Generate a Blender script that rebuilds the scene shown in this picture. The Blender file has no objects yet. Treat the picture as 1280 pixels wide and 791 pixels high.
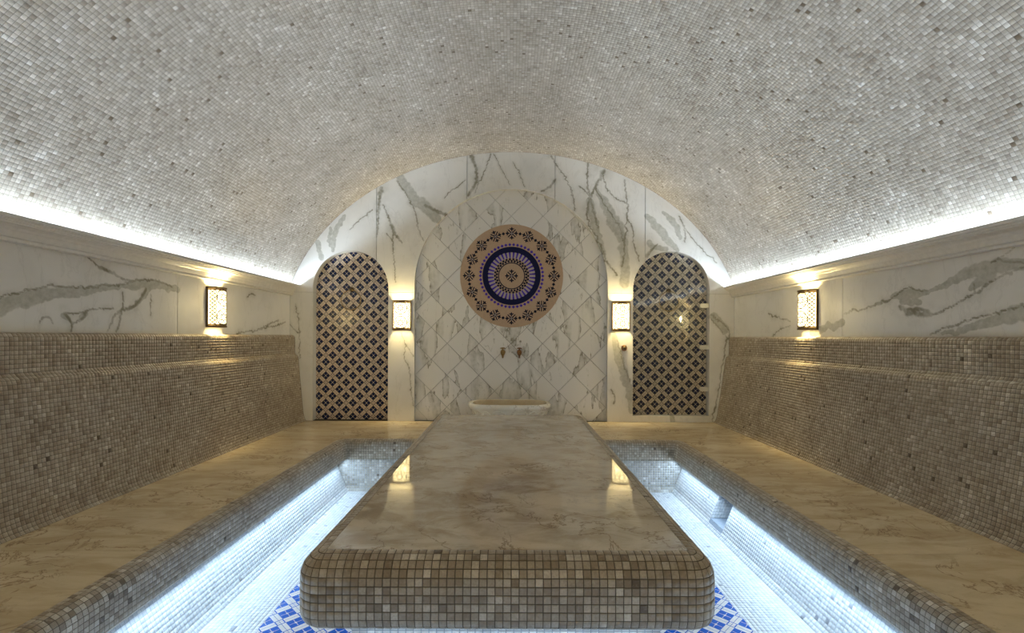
import bpy, math, random
import numpy as np
from mathutils import Vector, Matrix

PI = math.pi
random.seed(7)
RNG = np.random.default_rng(11)
SC = bpy.context.scene
COL = SC.collection

# ------------------------------------------------------------------ camera
cam_d = bpy.data.cameras.new('camera')
cam = bpy.data.objects.new('camera', cam_d)
COL.objects.link(cam)
cam_d.sensor_width = 36.0
cam_d.lens = 36.0 * 610 / 1280
cam_d.shift_y = 26.0 / 1280
cam_d.clip_start = 0.02
cam.matrix_world = (Matrix.Translation((0, 0, 1.0)) @ Matrix.Rotation(PI / 2, 4, 'X')
                    @ Matrix.Rotation(math.radians(0.25), 4, 'Z'))
SC.camera = cam

# ------------------------------------------------------------------ world, exposure
w = bpy.data.worlds.new('world')
SC.world = w
w.use_nodes = True
w.node_tree.nodes['Background'].inputs[0].default_value = (0.02, 0.02, 0.02, 1)
w.node_tree.nodes['Background'].inputs[1].default_value = 0.0
SC.view_settings.view_transform = 'Standard'
SC.view_settings.look = 'None'
SC.view_settings.gamma = 1.0
SC.view_settings.use_curve_mapping = False
SC.view_settings.exposure = 1.22

# ------------------------------------------------------------------ lamps along the cove and under the pool rim
COVE_W = 3.6          # watts per bare cove strip
VAULT_FILL_W = 30.0         # watts per extra strip, added to brighten the vault
POOL_W = 6.4          # watts per pool strip
FRONT_W = 2.6          # watts along the near rim of the pool
TABLE_W = 1.8          # watts under the table's edge
BULB_W = 22.0          # watts per sconce bulb
SHADE_E = 3.3         # glow of a sconce diffuser
COOL = (0.52, 0.75, 1.0)
WARM = (1.0, 0.79, 0.36)


def strip_light(name, loc, length, width, watts, rot, spread=PI, color=None):
    d = bpy.data.lights.new(name, 'AREA')
    d.shape = 'RECTANGLE'
    d.size = width
    d.size_y = length
    d.energy = watts
    d.color = color or COOL
    d.spread = spread
    o = bpy.data.objects.new(name, d)
    o.location = loc
    o.rotation_euler = rot
    COL.objects.link(o)
    return o


Y0, Y1 = -1.2, 5.8     # room depth
for sd in (-1, 1):
    strip_light('cove_light', (sd * 2.575, (Y0 + Y1) / 2, 1.566), Y1 - Y0 - 0.06, 0.02, COVE_W, (0, PI - sd * 0.1, 0))
    strip_light('vault_fill', (sd * 2.590, (Y0 + Y1) / 2, 1.566), Y1 - Y0 - 0.06, 0.02, VAULT_FILL_W, (0, PI - sd * 0.95, 0), 1.75, (0.72, 0.86, 1.0))  # second strip beside the cove light, added as fill for the vault
for sd, xx in ((-1, -1.622), (1, 1.597)):
    strip_light('pool_light', (xx, (0.85 + 4.66) / 2, -0.200), 4.66 - 0.85, 0.02, POOL_W, (0, sd * 0.75, 0))
strip_light('pool_light', (0.0, 0.83, -0.10), 0.02, 3.1, FRONT_W, (0.75, 0, 0))
strip_light('table_light', (-0.011, 1.462, 0.138), 0.03, 0.9, TABLE_W * 0.27, (-0.3, 0, 0))
for sd in (-1, 1):
    strip_light('table_light', (-0.011 + sd * 0.51, 2.72, 0.138), 2.4, 0.03, TABLE_W, (0, sd * 0.3, 0))


# ------------------------------------------------------------------ material helpers
class NT:
    def __init__(self, name):
        self.m = bpy.data.materials.new(name)
        self.m.use_nodes = True
        self.t = self.m.node_tree
        self.t.nodes.clear()
        self.out = self.t.nodes.new('ShaderNodeOutputMaterial')

    def n(self, typ, **kw):
        nd = self.t.nodes.new(typ)
        for k, v in kw.items():
            setattr(nd, k, v)
        return nd

    def link(self, a, b):
        self.t.links.new(a, b)

    def setin(self, sock, v):
        if isinstance(v, bpy.types.NodeSocket):
            self.link(v, sock)
        else:
            sock.default_value = v

    def math(self, op, a, b=None, c=None, clamp=False):
        nd = self.n('ShaderNodeMath', operation=op)
        nd.use_clamp = clamp
        self.setin(nd.inputs[0], a)
        if b is not None:
            self.setin(nd.inputs[1], b)
        if c is not None:
            self.setin(nd.inputs[2], c)
        return nd.outputs[0]

    def maprange(self, v, a, b, c=0.0, d=1.0, smooth=True):
        nd = self.n('ShaderNodeMapRange')
        nd.interpolation_type = 'SMOOTHSTEP' if smooth else 'LINEAR'
        self.setin(nd.inputs[0], v)
        for i, x in enumerate((a, b, c, d)):
            nd.inputs[i + 1].default_value = x
        return nd.outputs[0]

    def noise(self, vec, scale, detail=3.0, rough=0.55, dist=0.0):
        nd = self.n('ShaderNodeTexNoise')
        if vec is not None:
            self.link(vec, nd.inputs['Vector'])
        nd.inputs['Scale'].default_value = scale
        nd.inputs['Detail'].default_value = detail
        nd.inputs['Roughness'].default_value = rough
        nd.inputs['Distortion'].default_value = dist
        return nd.outputs[0]

    def mix(self, f, a, b):
        nd = self.n('ShaderNodeMix', data_type='RGBA')
        self.setin(nd.inputs[0], f)
        for s, v in ((nd.inputs[6], a), (nd.inputs[7], b)):
            if isinstance(v, tuple):
                s.default_value = (*v[:3], 1)
            else:
                self.link(v, s)
        return nd.outputs[2]

    def ramp(self, f, stops):
        nd = self.n('ShaderNodeValToRGB')
        self.link(f, nd.inputs[0])
        cr = nd.color_ramp
        while len(cr.elements) < len(stops):
            cr.elements.new(0.5)
        for e, (p, c) in zip(cr.elements, stops):
            e.position = p
            e.color = (*c, 1)
        return nd.outputs[0]

    def mapping(self, vec, rot=(0, 0, 0), scale=(1, 1, 1)):
        nd = self.n('ShaderNodeMapping')
        self.link(vec, nd.inputs[0])
        nd.inputs['Rotation'].default_value = rot
        nd.inputs['Scale'].default_value = scale
        return nd.outputs[0]

    def objcoord(self, randomise=False):
        v = self.n('ShaderNodeTexCoord').outputs['Object']
        if randomise:
            r = self.n('ShaderNodeObjectInfo').outputs['Random']
            cx = self.n('ShaderNodeCombineXYZ')
            self.link(self.math('MULTIPLY', r, 61.7), cx.inputs[0])
            self.link(self.math('MULTIPLY', r, 173.1), cx.inputs[1])
            self.link(self.math('MULTIPLY', r, 97.3), cx.inputs[2])
            a = self.n('ShaderNodeVectorMath', operation='ADD')
            self.link(v, a.inputs[0])
            self.link(cx.outputs[0], a.inputs[1])
            v = a.outputs[0]
        return v

    def bsdf(self, color, rough=0.5, metal=0.0, spec=0.5, bump=None, bump_s=0.1, coat=0.0):
        b = self.n('ShaderNodeBsdfPrincipled')
        if isinstance(color, tuple):
            b.inputs['Base Color'].default_value = (*color[:3], 1)
        else:
            self.link(color, b.inputs['Base Color'])
        self.setin(b.inputs['Roughness'], rough)
        b.inputs['Metallic'].default_value = metal
        b.inputs['Specular IOR Level'].default_value = spec
        b.inputs['Coat Weight'].default_value = coat
        if bump is not None:
            bp = self.n('ShaderNodeBump')
            bp.inputs['Strength'].default_value = bump_s
            bp.inputs['Distance'].default_value = 0.002
            self.link(bump, bp.inputs['Height'])
            self.link(bp.outputs[0], b.inputs['Normal'])
        self.link(b.outputs[0], self.out.inputs[0])
        return b


def plain(name, color, rough=0.5, metal=0.0, spec=0.5):
    t = NT(name)
    v = t.objcoord()
    n = t.noise(v, 35, 3)
    c = t.mix(n, tuple(x * 0.85 for x in color), tuple(min(1, x * 1.12) for x in color))
    t.bsdf(c, rough, metal, spec)
    return t.m


def mat_mosaic(name, stops, per_object=False, rough=0.34, grain=1.0):
    t = NT(name)
    v = t.objcoord(per_object)
    if per_object:
        r = t.n('ShaderNodeObjectInfo').outputs['Random']
    else:
        r = t.n('ShaderNodeAttribute', attribute_name='tile_tone').outputs['Fac']
    c = t.ramp(r, stops)
    n = t.noise(v, 140, 3, 0.6)
    c2 = t.mix(t.maprange(n, 0.35, 0.75, 0.0, 0.35 * grain), c, (0.20, 0.15, 0.10))
    n2 = t.noise(v, 60, 2)
    c3 = t.mix(t.maprange(n2, 0.5, 0.8, 0.0, 0.25 * grain), c2, (0.70, 0.62, 0.50))
    t.bsdf(c3, t.maprange(n, 0.3, 0.7, rough - 0.06, rough + 0.10), spec=0.5)
    return t.m


def mat_veined(name):
    # white marble slab; the veins' courses are stored as distances on the slab
    t = NT(name)
    v = t.objcoord()
    ln = t.n('ShaderNodeAttribute', attribute_name='vein_line').outputs['Fac']
    bd = t.n('ShaderNodeAttribute', attribute_name='vein_band').outputs['Fac']
    n1 = t.noise(v, 26, 4, 0.65)
    n2 = t.noise(v, 9, 4, 0.6)
    cloud = t.noise(v, 2.2, 4, 0.6)
    base = t.mix(t.maprange(cloud, 0.4, 0.7), (0.80, 0.78, 0.74), (0.73, 0.71, 0.67))
    bw = t.math('ADD', bd, t.math('MULTIPLY', t.math('SUBTRACT', n2, 0.5), 1.1))
    bm = t.maprange(bw, 1.1, 0.75)
    bm = t.math('MULTIPLY', bm, t.maprange(n1, 0.2, 0.8, 0.45, 1.0))
    c = t.mix(bm, base, (0.43, 0.42, 0.36))
    lw = t.math('ADD', ln, t.math('MULTIPLY', t.math('SUBTRACT', n1, 0.5), 1.3))
    lm = t.maprange(lw, 1.5, 0.35)
    lm = t.math('MULTIPLY', lm, t.maprange(n2, 0.3, 0.65, 0.4, 0.95))
    halo = t.math('MULTIPLY', t.maprange(lw, 6.0, 1.0), t.maprange(n2, 0.35, 0.7, 0.0, 0.42))
    c = t.mix(halo, c, (0.45, 0.44, 0.38))
    c = t.mix(lm, c, (0.24, 0.22, 0.16))
    # faint natural threads
    m = t.mapping(v, (0.4, 0.5, 0.6), (1.0, 1.0, 0.35))
    n3 = t.noise(m, 3.0, 6, 0.6, 0.6)
    th = t.maprange(t.math('ABSOLUTE', t.math('SUBTRACT', n3, 0.5)), 0.012, 0.0)
    c = t.mix(t.math('MULTIPLY', th, 0.16), c, (0.42, 0.40, 0.36))
    t.bsdf(c, 0.22, spec=0.5)
    return t.m


def mat_marble_tile(name):
    t = NT(name)
    v = t.objcoord(True)
    m = t.mapping(v, (0.0, -0.45, 0.0), (1.7, 1.0, 0.42))
    n = t.noise(m, 2.0, 6, 0.5, 0.35)
    band = t.math('MULTIPLY', t.math('GREATER_THAN', n, 0.545), t.maprange(n, 0.545, 0.63, 1.0, 0.0, False))
    line = t.maprange(t.math('ABSOLUTE', t.math('SUBTRACT', n, 0.545)), 0.010, 0.0)
    n2 = t.noise(m, 2.6, 5, 0.55, 0.5)
    line2 = t.maprange(t.math('ABSOLUTE', t.math('SUBTRACT', n2, 0.42)), 0.008, 0.0)
    fine = t.noise(v, 22, 4)
    c = t.mix(t.noise(v, 3, 3), (0.80, 0.78, 0.74), (0.74, 0.72, 0.68))
    c = t.mix(t.math('MULTIPLY', band, t.maprange(fine, 0.3, 0.7, 0.35, 0.95)), c, (0.42, 0.41, 0.36))
    c = t.mix(t.math('MULTIPLY', line, t.maprange(fine, 0.3, 0.65, 0.2, 0.9)), c, (0.22, 0.20, 0.14))
    c = t.mix(t.math('MULTIPLY', line2, t.maprange(fine, 0.4, 0.7, 0.0, 0.7)), c, (0.30, 0.28, 0.22))
    t.bsdf(c, 0.22)
    return t.m


def mat_cream_marble(name, base, dark, crack, rough, seed=0.0, stretch=(0.45, 1.3, 1.0), mott=6.0):
    t = NT(name)
    v = t.objcoord(True)
    m = t.mapping(v, (0, 0, 0.12 + seed), stretch)
    n = t.noise(m, mott, 7, 0.66, 0.6)
    c = t.mix(t.maprange(n, 0.38, 0.66), base, dark)
    n2 = t.noise(m, 2.2, 4, 0.55, 0.3)
    c = t.mix(t.maprange(n2, 0.5, 0.72, 0, 0.55), c, tuple(min(1, x * 1.22) for x in base))
    n3 = t.noise(v, 3.6, 7, 0.62, 0.7)
    cr = t.maprange(t.math('ABSOLUTE', t.math('SUBTRACT', n3, 0.5)), 0.015, 0.0)
    cr = t.math('MULTIPLY', cr, t.maprange(t.noise(v, 2.0, 2), 0.38, 0.56))
    c = t.mix(t.math('MULTIPLY', cr, 0.75), c, crack)
    n4 = t.noise(v, 42, 3, 0.7)
    c = t.mix(t.maprange(n4, 0.55, 0.8, 0, 0.3), c, dark)
    t.bsdf(c, rough, spec=0.5)
    return t.m


ST_WARM = [(0.0, (0.11, 0.075, 0.045)), (0.05, (0.265, 0.205, 0.14)), (0.3, (0.37, 0.30, 0.22)),
           (0.65, (0.455, 0.385, 0.295)), (0.90, (0.55, 0.485, 0.39)), (1.0, (0.72, 0.66, 0.56))]
ST_CEIL = [(0.0, (0.17, 0.13, 0.09)), (0.05, (0.31, 0.265, 0.215)), (0.3, (0.42, 0.375, 0.315)),
           (0.7, (0.51, 0.465, 0.405)), (0.92, (0.64, 0.60, 0.54)), (1.0, (0.76, 0.73, 0.68))]
ST_POOL = [(0.0, (0.36, 0.36, 0.38)), (0.06, (0.60, 0.60, 0.60)), (0.4, (0.72, 0.72, 0.71)), (1.0, (0.84, 0.83, 0.81))]
M = {
    'tile_warm': mat_mosaic('beige_stone_mosaic', ST_WARM),
    'tile_warm_one': mat_mosaic('beige_stone_mosaic_single', ST_WARM, True),
    'tile_ceil': mat_mosaic('pale_stone_mosaic', ST_CEIL, grain=0.7, rough=0.36),
    'tile_pool': mat_mosaic('white_stone_mosaic', ST_POOL, grain=0.25),
    'grout': plain('brown_grout', (0.125, 0.10, 0.07), 0.9),
    'grout_grey': plain('grey_grout', (0.21, 0.195, 0.17), 0.9),
    'grout_pool': plain('pale_grout', (0.36, 0.40, 0.46), 0.9),
    'joint': plain('panel_joint', (0.10, 0.09, 0.075), 0.9),
    'veined': mat_veined('white_veined_marble'),
    'marble_tile': mat_marble_tile('white_veined_marble_tile'),
    'ledge': mat_cream_marble('cream_ledge_marble', (0.68, 0.565, 0.385), (0.53, 0.415, 0.26), (0.22, 0.13, 0.07), 0.12),
    'tabletop': mat_cream_marble('cream_table_marble', (0.62, 0.53, 0.40), (0.40, 0.315, 0.21), (0.18, 0.115, 0.065), 0.04, 0.4, (0.7, 1.1, 1.0), 8.0),
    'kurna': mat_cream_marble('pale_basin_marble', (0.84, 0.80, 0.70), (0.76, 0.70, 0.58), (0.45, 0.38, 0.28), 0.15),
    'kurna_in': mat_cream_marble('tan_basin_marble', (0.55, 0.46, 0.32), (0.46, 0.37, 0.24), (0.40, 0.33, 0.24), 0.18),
    'cornice': plain('white_cornice_stone', (0.78, 0.75, 0.70), 0.35),
    'bronze': plain('dark_bronze', (0.16, 0.11, 0.06), 0.38, 0.9),
    'brass': plain('aged_brass', (0.36, 0.24, 0.10), 0.3, 1.0),
    'copper': plain('copper', (0.26, 0.13, 0.06), 0.3, 1.0),
    'chrome': plain('satin_steel', (0.78, 0.77, 0.70), 0.30, 0.35),
    'cream': plain('cream_glaze', (0.70, 0.59, 0.48), 0.22),
    'navy': plain('blue_glaze_dimmed', (0.005, 0.013, 0.075), 0.2),  # the tile's blue, darkened as it looks in the dim warm niches
    'blue_lit': plain('blue_glaze_lit', (0.004, 0.11, 0.56), 0.2),  # same tile's blue, with the pool's brightness put into the colour
    'cream_glaze_lit': plain('cream_glaze_lit', (0.80, 0.79, 0.78), 0.22),  # same tile's cream, whitened as under the pool strips
    'disc': plain('tan_disc_stone', (0.52, 0.365, 0.245), 0.5, spec=0.3),
    'ink_navy': plain('ink_navy_inlay', (0.006, 0.008, 0.05), 0.55, spec=0.2),
    'ink': plain('midnight_inlay', (0.008, 0.010, 0.028), 0.55, spec=0.2),
    'violet': plain('violet_blue_inlay', (0.07, 0.035, 0.42), 0.5, spec=0.25),
    'pale_inlay': plain('pale_inlay', (0.45, 0.38, 0.36), 0.35),
    'plain_wall': plain('plain_stone_wall', (0.66, 0.63, 0.57), 0.4),
}


def mat_glow(name, col, strength):
    t = NT(name)
    v = t.objcoord()
    e = t.n('ShaderNodeEmission')
    c = t.mix(t.noise(v, 6, 1), tuple(x * 0.92 for x in col), col)
    t.link(c, e.inputs[0])
    e.inputs[1].default_value = strength
    t.link(e.outputs[0], t.out.inputs[0])
    return t.m


def mat_glass(name):
    t = NT(name)
    tr = t.n('ShaderNodeBsdfTransparent')
    tr.inputs[0].default_value = (0.96, 0.97, 0.96, 1)
    gl = t.n('ShaderNodeBsdfGlossy')
    gl.inputs['Roughness'].default_value = 0.03
    ge = t.n('ShaderNodeNewGeometry')
    dt = t.n('ShaderNodeVectorMath', operation='DOT_PRODUCT')
    t.link(ge.outputs['Normal'], dt.inputs[0])
    t.link(ge.outputs['Incoming'], dt.inputs[1])
    one = t.math('SUBTRACT', 1.0, t.math('ABSOLUTE', dt.outputs['Value']))
    fr = t.math('MULTIPLY_ADD', t.math('POWER', one, 5.0), 0.96, 0.035)
    mx = t.n('ShaderNodeMixShader')
    t.link(fr, mx.inputs[0])
    t.link(tr.outputs[0], mx.inputs[1])
    t.link(gl.outputs[0], mx.inputs[2])
    t.link(mx.outputs[0], t.out.inputs[0])
    return t.m


M['glow'] = mat_glow('lamp_diffuser_glow', (1.0, 0.80, 0.37), SHADE_E)
M['glass'] = mat_glass('clear_glass')


# ------------------------------------------------------------------ object helpers
def world_loc(o):
    v = Vector((0, 0, 0))
    while o is not None:
        v = v + o.location
        o = o.parent
    return v


def link(name, me, parent=None, loc=None):
    o = bpy.data.objects.new(name, me)
    COL.objects.link(o)
    if parent is not None:
        o.parent = parent
    if loc is not None:
        o.location = loc
    return o


def mesh(name, verts, faces, mats, fmat=None, smooth=False):
    me = bpy.data.meshes.new(name)
    me.from_pydata([tuple(map(float, v)) for v in verts], [], faces)
    for m in (mats if isinstance(mats, (list, tuple)) else [mats]):
        me.materials.append(m)
    if fmat is not None:
        me.polygons.foreach_set('material_index', fmat)
    if smooth:
        me.polygons.foreach_set('use_smooth', [True] * len(me.polygons))
    me.update()
    return me


def obj(name, verts, faces, mats, parent=None, fmat=None, smooth=False, kind=None, local=False):
    """vertices in world coordinates; the parent's place is taken off them"""
    v = np.asarray(verts, float)
    if parent is not None and not local:
        v = v - np.array(world_loc(parent))
    o = link(name, mesh(name, v, faces, mats, fmat, smooth), parent)
    if kind:
        o['kind'] = kind
    return o


def thing(name, label, cat, loc=(0, 0, 0), group=None, rz=0.0):
    o = bpy.data.objects.new(name, None)
    o.empty_display_size = 0.05
    COL.objects.link(o)
    o.location = loc
    o.rotation_euler = (0, 0, rz)
    o['label'] = label
    o['category'] = cat
    if group:
        o['group'] = group
    return o


def box(x0, x1, y0, y1, z0, z1):
    v = [(x, y, z) for x in (x0, x1) for y in (y0, y1) for z in (z0, z1)]
    f = [(0, 1, 3, 2), (4, 6, 7, 5), (0, 4, 5, 1), (2, 3, 7, 6), (0, 2, 6, 4), (1, 5, 7, 3)]
    return v, f


class MB:
    def __init__(self):
        self.v, self.f, self.m = [], [], []

    def add(self, v, f, m=0):
        b = len(self.v)
        self.v += [tuple(x) for x in v]
        self.f += [tuple(i + b for i in q) for q in f]
        self.m += [m] * len(f)
        return self

    def box(self, *a, m=0):
        return self.add(*box(*a), m)

    def grid(self, P, m=0, flip=False):
        nu, nv = P.shape[:2]
        f = []
        for i in range(nu - 1):
            for j in range(nv - 1):
                q = (i * nv + j, (i + 1) * nv + j, (i + 1) * nv + j + 1, i * nv + j + 1)
                f.append(q[::-1] if flip else q)
        return self.add(P.reshape(-1, 3), f, m)

    def tube(self, pts, r, n=8, closed=False, m=0):
        pts = [Vector(p) for p in pts]
        rings = []
        N = len(pts)
        for i, p in enumerate(pts):
            a = pts[(i - 1) % N] if (closed or i > 0) else p
            b = pts[(i + 1) % N] if (closed or i < N - 1) else p
            t = (b - a).normalized()
            up = Vector((0, 0, 1)) if abs(t.z) < 0.9 else Vector((0, 1, 0))
            s = t.cross(up).normalized()
            u = s.cross(t).normalized()
            rr = r[i] if isinstance(r, (list, tuple)) else r
            rings.append([p + s * (rr * math.cos(2 * PI * k / n)) + u * (rr * math.sin(2 * PI * k / n)) for k in range(n)])
        v = [q for ring in rings for q in ring]
        f = []
        for i in range(N if closed else N - 1):
            j = (i + 1) % N
            for k in range(n):
                f.append((i * n + k, i * n + (k + 1) % n, j * n + (k + 1) % n, j * n + k))
        if not closed:
            f.append(tuple(range(n)))
            f.append(tuple((N - 1) * n + k for k in range(n))[::-1])
        return self.add(v, f, m)

    def lathe(self, prof, c, axis='z', n=20, m=0):
        """prof: (radius, height along the axis)"""
        v = []
        for r, h in prof:
            for k in range(n):
                a = 2 * PI * k / n
                x, y = r * math.cos(a), r * math.sin(a)
                p = (x, y, h) if axis == 'z' else (x, -h, y)
                v.append((p[0] + c[0], p[1] + c[1], p[2] + c[2]))
        f = []
        for i in range(len(prof) - 1):
            for k in range(n):
                f.append((i * n + k, i * n + (k + 1) % n, (i + 1) * n + (k + 1) % n, (i + 1) * n + k))
        f.append(tuple(range(n))[::-1])
        f.append(tuple((len(prof) - 1) * n + k for k in range(n)))
        return self.add(v, f, m)

    def prism(self, poly, y_front, y_back, m=0):
        """polygon in x, z pushed from y_front back to y_back"""
        n = len(poly)
        v = [(x, y_front, z) for x, z in poly] + [(x, y_back, z) for x, z in poly]
        f = [tuple(range(n)), tuple(range(n, 2 * n))[::-1]]
        f += [(i, i + n, (i + 1) % n + n, (i + 1) % n) for i in range(n)]
        return self.add(v, f, m)

    def build(self, name, mats, parent=None, smooth=False, kind=None, local=False):
        o = obj(name, self.v, self.f, mats, parent, self.m if isinstance(mats, (list, tuple)) else None, smooth, kind, local)
        return o


def struct(o):
    o['kind'] = 'structure'
    return o


# ------------------------------------------------------------------ mosaic: every little stone is its own chamfered block
PITCH = 0.0235


class Curve:
    """polyline in 2D, looked up by arc length"""

    def __init__(self, pts, rounds=0):
        p = np.array(pts, float)
        for _ in range(rounds):
            q = [p[0]]
            for a, b in zip(p[:-1], p[1:]):
                q += [a * 0.75 + b * 0.25, a * 0.25 + b * 0.75]
            q.append(p[-1])
            p = np.array(q)
        self.p = p
        d = np.linalg.norm(np.diff(p, axis=0), axis=1)
        self.s = np.concatenate([[0], np.cumsum(d)])
        self.L = self.s[-1]

    def __call__(self, s):
        return np.stack([np.interp(s, self.s, self.p[:, k]) for k in range(self.p.shape[1])], -1)


def edges(L, pitch=PITCH):
    n = max(1, int(round(L / pitch)))
    return np.linspace(0, L, n + 1)


INSIDE = (0.0, 2.8, 0.9)


def tile_arrays(S, se, te, gap=0.0011, bevel=0.0011, height=0.0016, toward=INSIDE, away=None, jitter=0.0003):
    """eight corners of every stone, as an array [ns, nt, 8, 3] (four low, four high), and whether to turn the faces"""
    s0, s1 = se[:-1, None], se[1:, None]
    t0, t1 = te[None, :-1], te[None, 1:]
    one = np.ones((len(se) - 1, len(te) - 1))
    s0, s1, t0, t1 = s0 * one, s1 * one, t0 * one, t1 * one
    out = []
    nrm = None
    c = [S(s0, t0), S(s1, t0), S(s1, t1), S(s0, t1)]
    n = np.cross(c[2] - c[0], c[3] - c[1])
    n /= np.maximum(np.linalg.norm(n, axis=-1, keepdims=True), 1e-9)
    ctr = (c[0] + c[1] + c[2] + c[3]) / 4
    side = np.sum(n * (np.array(toward) - ctr)) if away is None else np.sum(n * (ctr - np.array(away)))
    flip = bool(side < 0)
    if flip:
        n = -n
    sz = (np.linalg.norm(c[0] - c[2], axis=-1) / 1.414)[..., None]
    k1 = np.clip(1 - 2 * gap / np.maximum(sz, 1e-4), 0.3, 1)
    k2 = np.clip(1 - 2 * (gap + bevel) / np.maximum(sz, 1e-4), 0.25, 1)
    low = [ctr + (q - ctr) * k1 for q in c]
    shp = one.shape
    hj = height * RNG.uniform(0.75, 1.25, shp)[..., None]
    high = [ctr + (q - ctr) * k2 + n * (hj + RNG.uniform(-jitter, jitter, shp)[..., None]) for q in c]
    return np.stack(low + high, axis=2), flip


FQ = np.array([[4, 5, 6, 7], [0, 1, 5, 4], [1, 2, 6, 5], [2, 3, 7, 6], [3, 0, 4, 7]])


def tones(shape, blot=0.10):
    r = RNG.beta(2.6, 2.6, shape)
    # a few sheets are browner or paler than the rest
    g = RNG.normal(0, 1, (shape[0] // 6 + 3, shape[1] // 6 + 3))
    ii = np.arange(shape[0])[:, None] / 6.0
    jj = np.arange(shape[1])[None, :] / 6.0
    i0, j0 = ii.astype(int), jj.astype(int)
    fi, fj = ii - i0, jj - j0
    gg = (g[i0, j0] * (1 - fi) * (1 - fj) + g[i0 + 1, j0] * fi * (1 - fj) + g[i0, j0 + 1] * (1 - fi) * fj + g[i0 + 1, j0 + 1] * fi * fj)
    r = np.clip(r + gg * blot, 0.05, 0.99)
    dk = RNG.uniform(0, 1, shape) < 0.006
    return np.where(dk, 0.0, r)


def stones(name, V, keep, mat, parent, flip=False, tone=None):
    """the stones picked by keep, joined into one part of countless stones"""
    if tone is None:
        tone = tones(keep.shape)
    X = V[keep]
    n = len(X)
    v = X.reshape(-1, 3) - np.array(world_loc(parent))
    fq = FQ[:, ::-1] if flip else FQ
    f = (fq[None] + (np.arange(n) * 8)[:, None, None]).reshape(-1)
    nf = n * 5
    me = bpy.data.meshes.new(name)
    me.vertices.add(n * 8)
    me.vertices.foreach_set('co', v.reshape(-1).astype(np.float32))
    me.loops.add(nf * 4)
    me.loops.foreach_set('vertex_index', f.astype(np.int32))
    me.polygons.add(nf)
    me.polygons.foreach_set('loop_start', np.arange(0, nf * 4, 4, dtype=np.int32))
    me.materials.append(mat)
    a = me.attributes.new('tile_tone', 'FLOAT', 'FACE')
    a.data.foreach_set('value', np.repeat(tone[keep], 5).astype(np.float32))
    me.update()
    me.validate()
    o = link(name, me, parent)
    o['kind'] = 'stuff'
    return o


def single_stones(V, pick, mat, parent, flip=False):
    """the largest stones in view, each an object; alike rows share one mesh"""
    base = np.array(world_loc(parent))
    fq = [tuple(q[::-1]) if flip else tuple(q) for q in FQ.tolist()]
    fq.append((3, 2, 1, 0) if not flip else (0, 1, 2, 3))
    for i in range(V.shape[0]):
        me, last = None, -9
        for j in range(V.shape[1]):
            if not pick[i, j]:
                continue
            c = V[i, j, :4].mean(0)
            if j != last + 1:
                me = None
            last = j
            if me is None:
                me = mesh('mosaic_tile', V[i, j] - c, fq, mat)
            o = link('mosaic_tile', me, parent, c - base)
            o.rotation_euler = [random.uniform(-0.012, 0.012) for _ in range(3)]


def bed(name, S, sL, tL, ns, nt, mat, parent, flip=False, off=0.0, structure=False):
    s, t = np.meshgrid(ns if isinstance(ns, np.ndarray) else np.linspace(*sL, ns), np.linspace(*tL, nt), indexing='ij')
    P = S(s, t)
    b = MB().grid(P, flip=flip)
    o = b.build(name, mat, parent, smooth=False)
    return o


# ------------------------------------------------------------------ ceiling: barrel vault
VA, VB, VZ = 2.757, 2.262, 0.938
WX = 2.64
th = math.acos(WX / VA)
tt = np.linspace(PI - th, th, 241)
vault = Curve(np.stack([VA * np.cos(tt), VZ + VB * np.sin(tt)], -1))


def vault_top(x):
    return VZ + VB * math.sqrt(max(0.0, 1 - (x / VA) ** 2))


def S_vault(s, t):
    p = vault(s)
    return np.stack([p[..., 0], t, p[..., 1]], -1)


ceil = struct(bed('ceiling', S_vault, (0, vault.L), (Y0 - 0.05, Y1 + 0.12), edges(vault.L), 2, M['grout_grey'], None, flip=False))
se = edges(vault.L)
te = np.arange(1.55, Y1 - 0.003 + 1e-6, PITCH)
te = te + (Y1 - 0.004 - te[-1])
V, fl = tile_arrays(S_vault, se, te, gap=0.0008, bevel=0.0006, height=0.00022, jitter=0.00005)
stones('mosaic', V, np.ones(V.shape[:2], bool), M['tile_ceil'], ceil, flip=fl)


# ------------------------------------------------------------------ walls
def seg_dist(px, pz, poly):
    """distance over half width to a tapering polyline; poly of (x, z, half width)"""
    best = np.full(px.shape, 9.0)
    for (ax, az, aw), (bx, bz, bw) in zip(poly[:-1], poly[1:]):
        dx, dz = bx - ax, bz - az
        L2 = dx * dx + dz * dz + 1e-12
        u = np.clip(((px - ax) * dx + (pz - az) * dz) / L2, 0, 1)
        d = np.hypot(px - ax - u * dx, pz - az - u * dz)
        best = np.minimum(best, d / np.maximum(aw + (bw - aw) * u, 0.006))
    return best


VR = random.Random(3)
COURSES = {}


def near_dist(px, pz, poly, wob):
    """seg_dist where the course comes near, 9 elsewhere"""
    key = tuple(poly[0]) + tuple(poly[-1])
    if key not in COURSES:
        COURSES[key] = natural(poly, wob)
    n = COURSES[key]
    out = np.full(px.shape, 9.0)
    mx = 9 * max(q[2] for q in n) + 0.08
    xs, zs = [q[0] for q in n], [q[1] for q in n]
    k = (px > min(xs) - mx) & (px < max(xs) + mx) & (pz > min(zs) - mx) & (pz < max(zs) + mx)
    if k.any():
        out[k] = seg_dist(px[k], pz[k], n)
    return out


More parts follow.
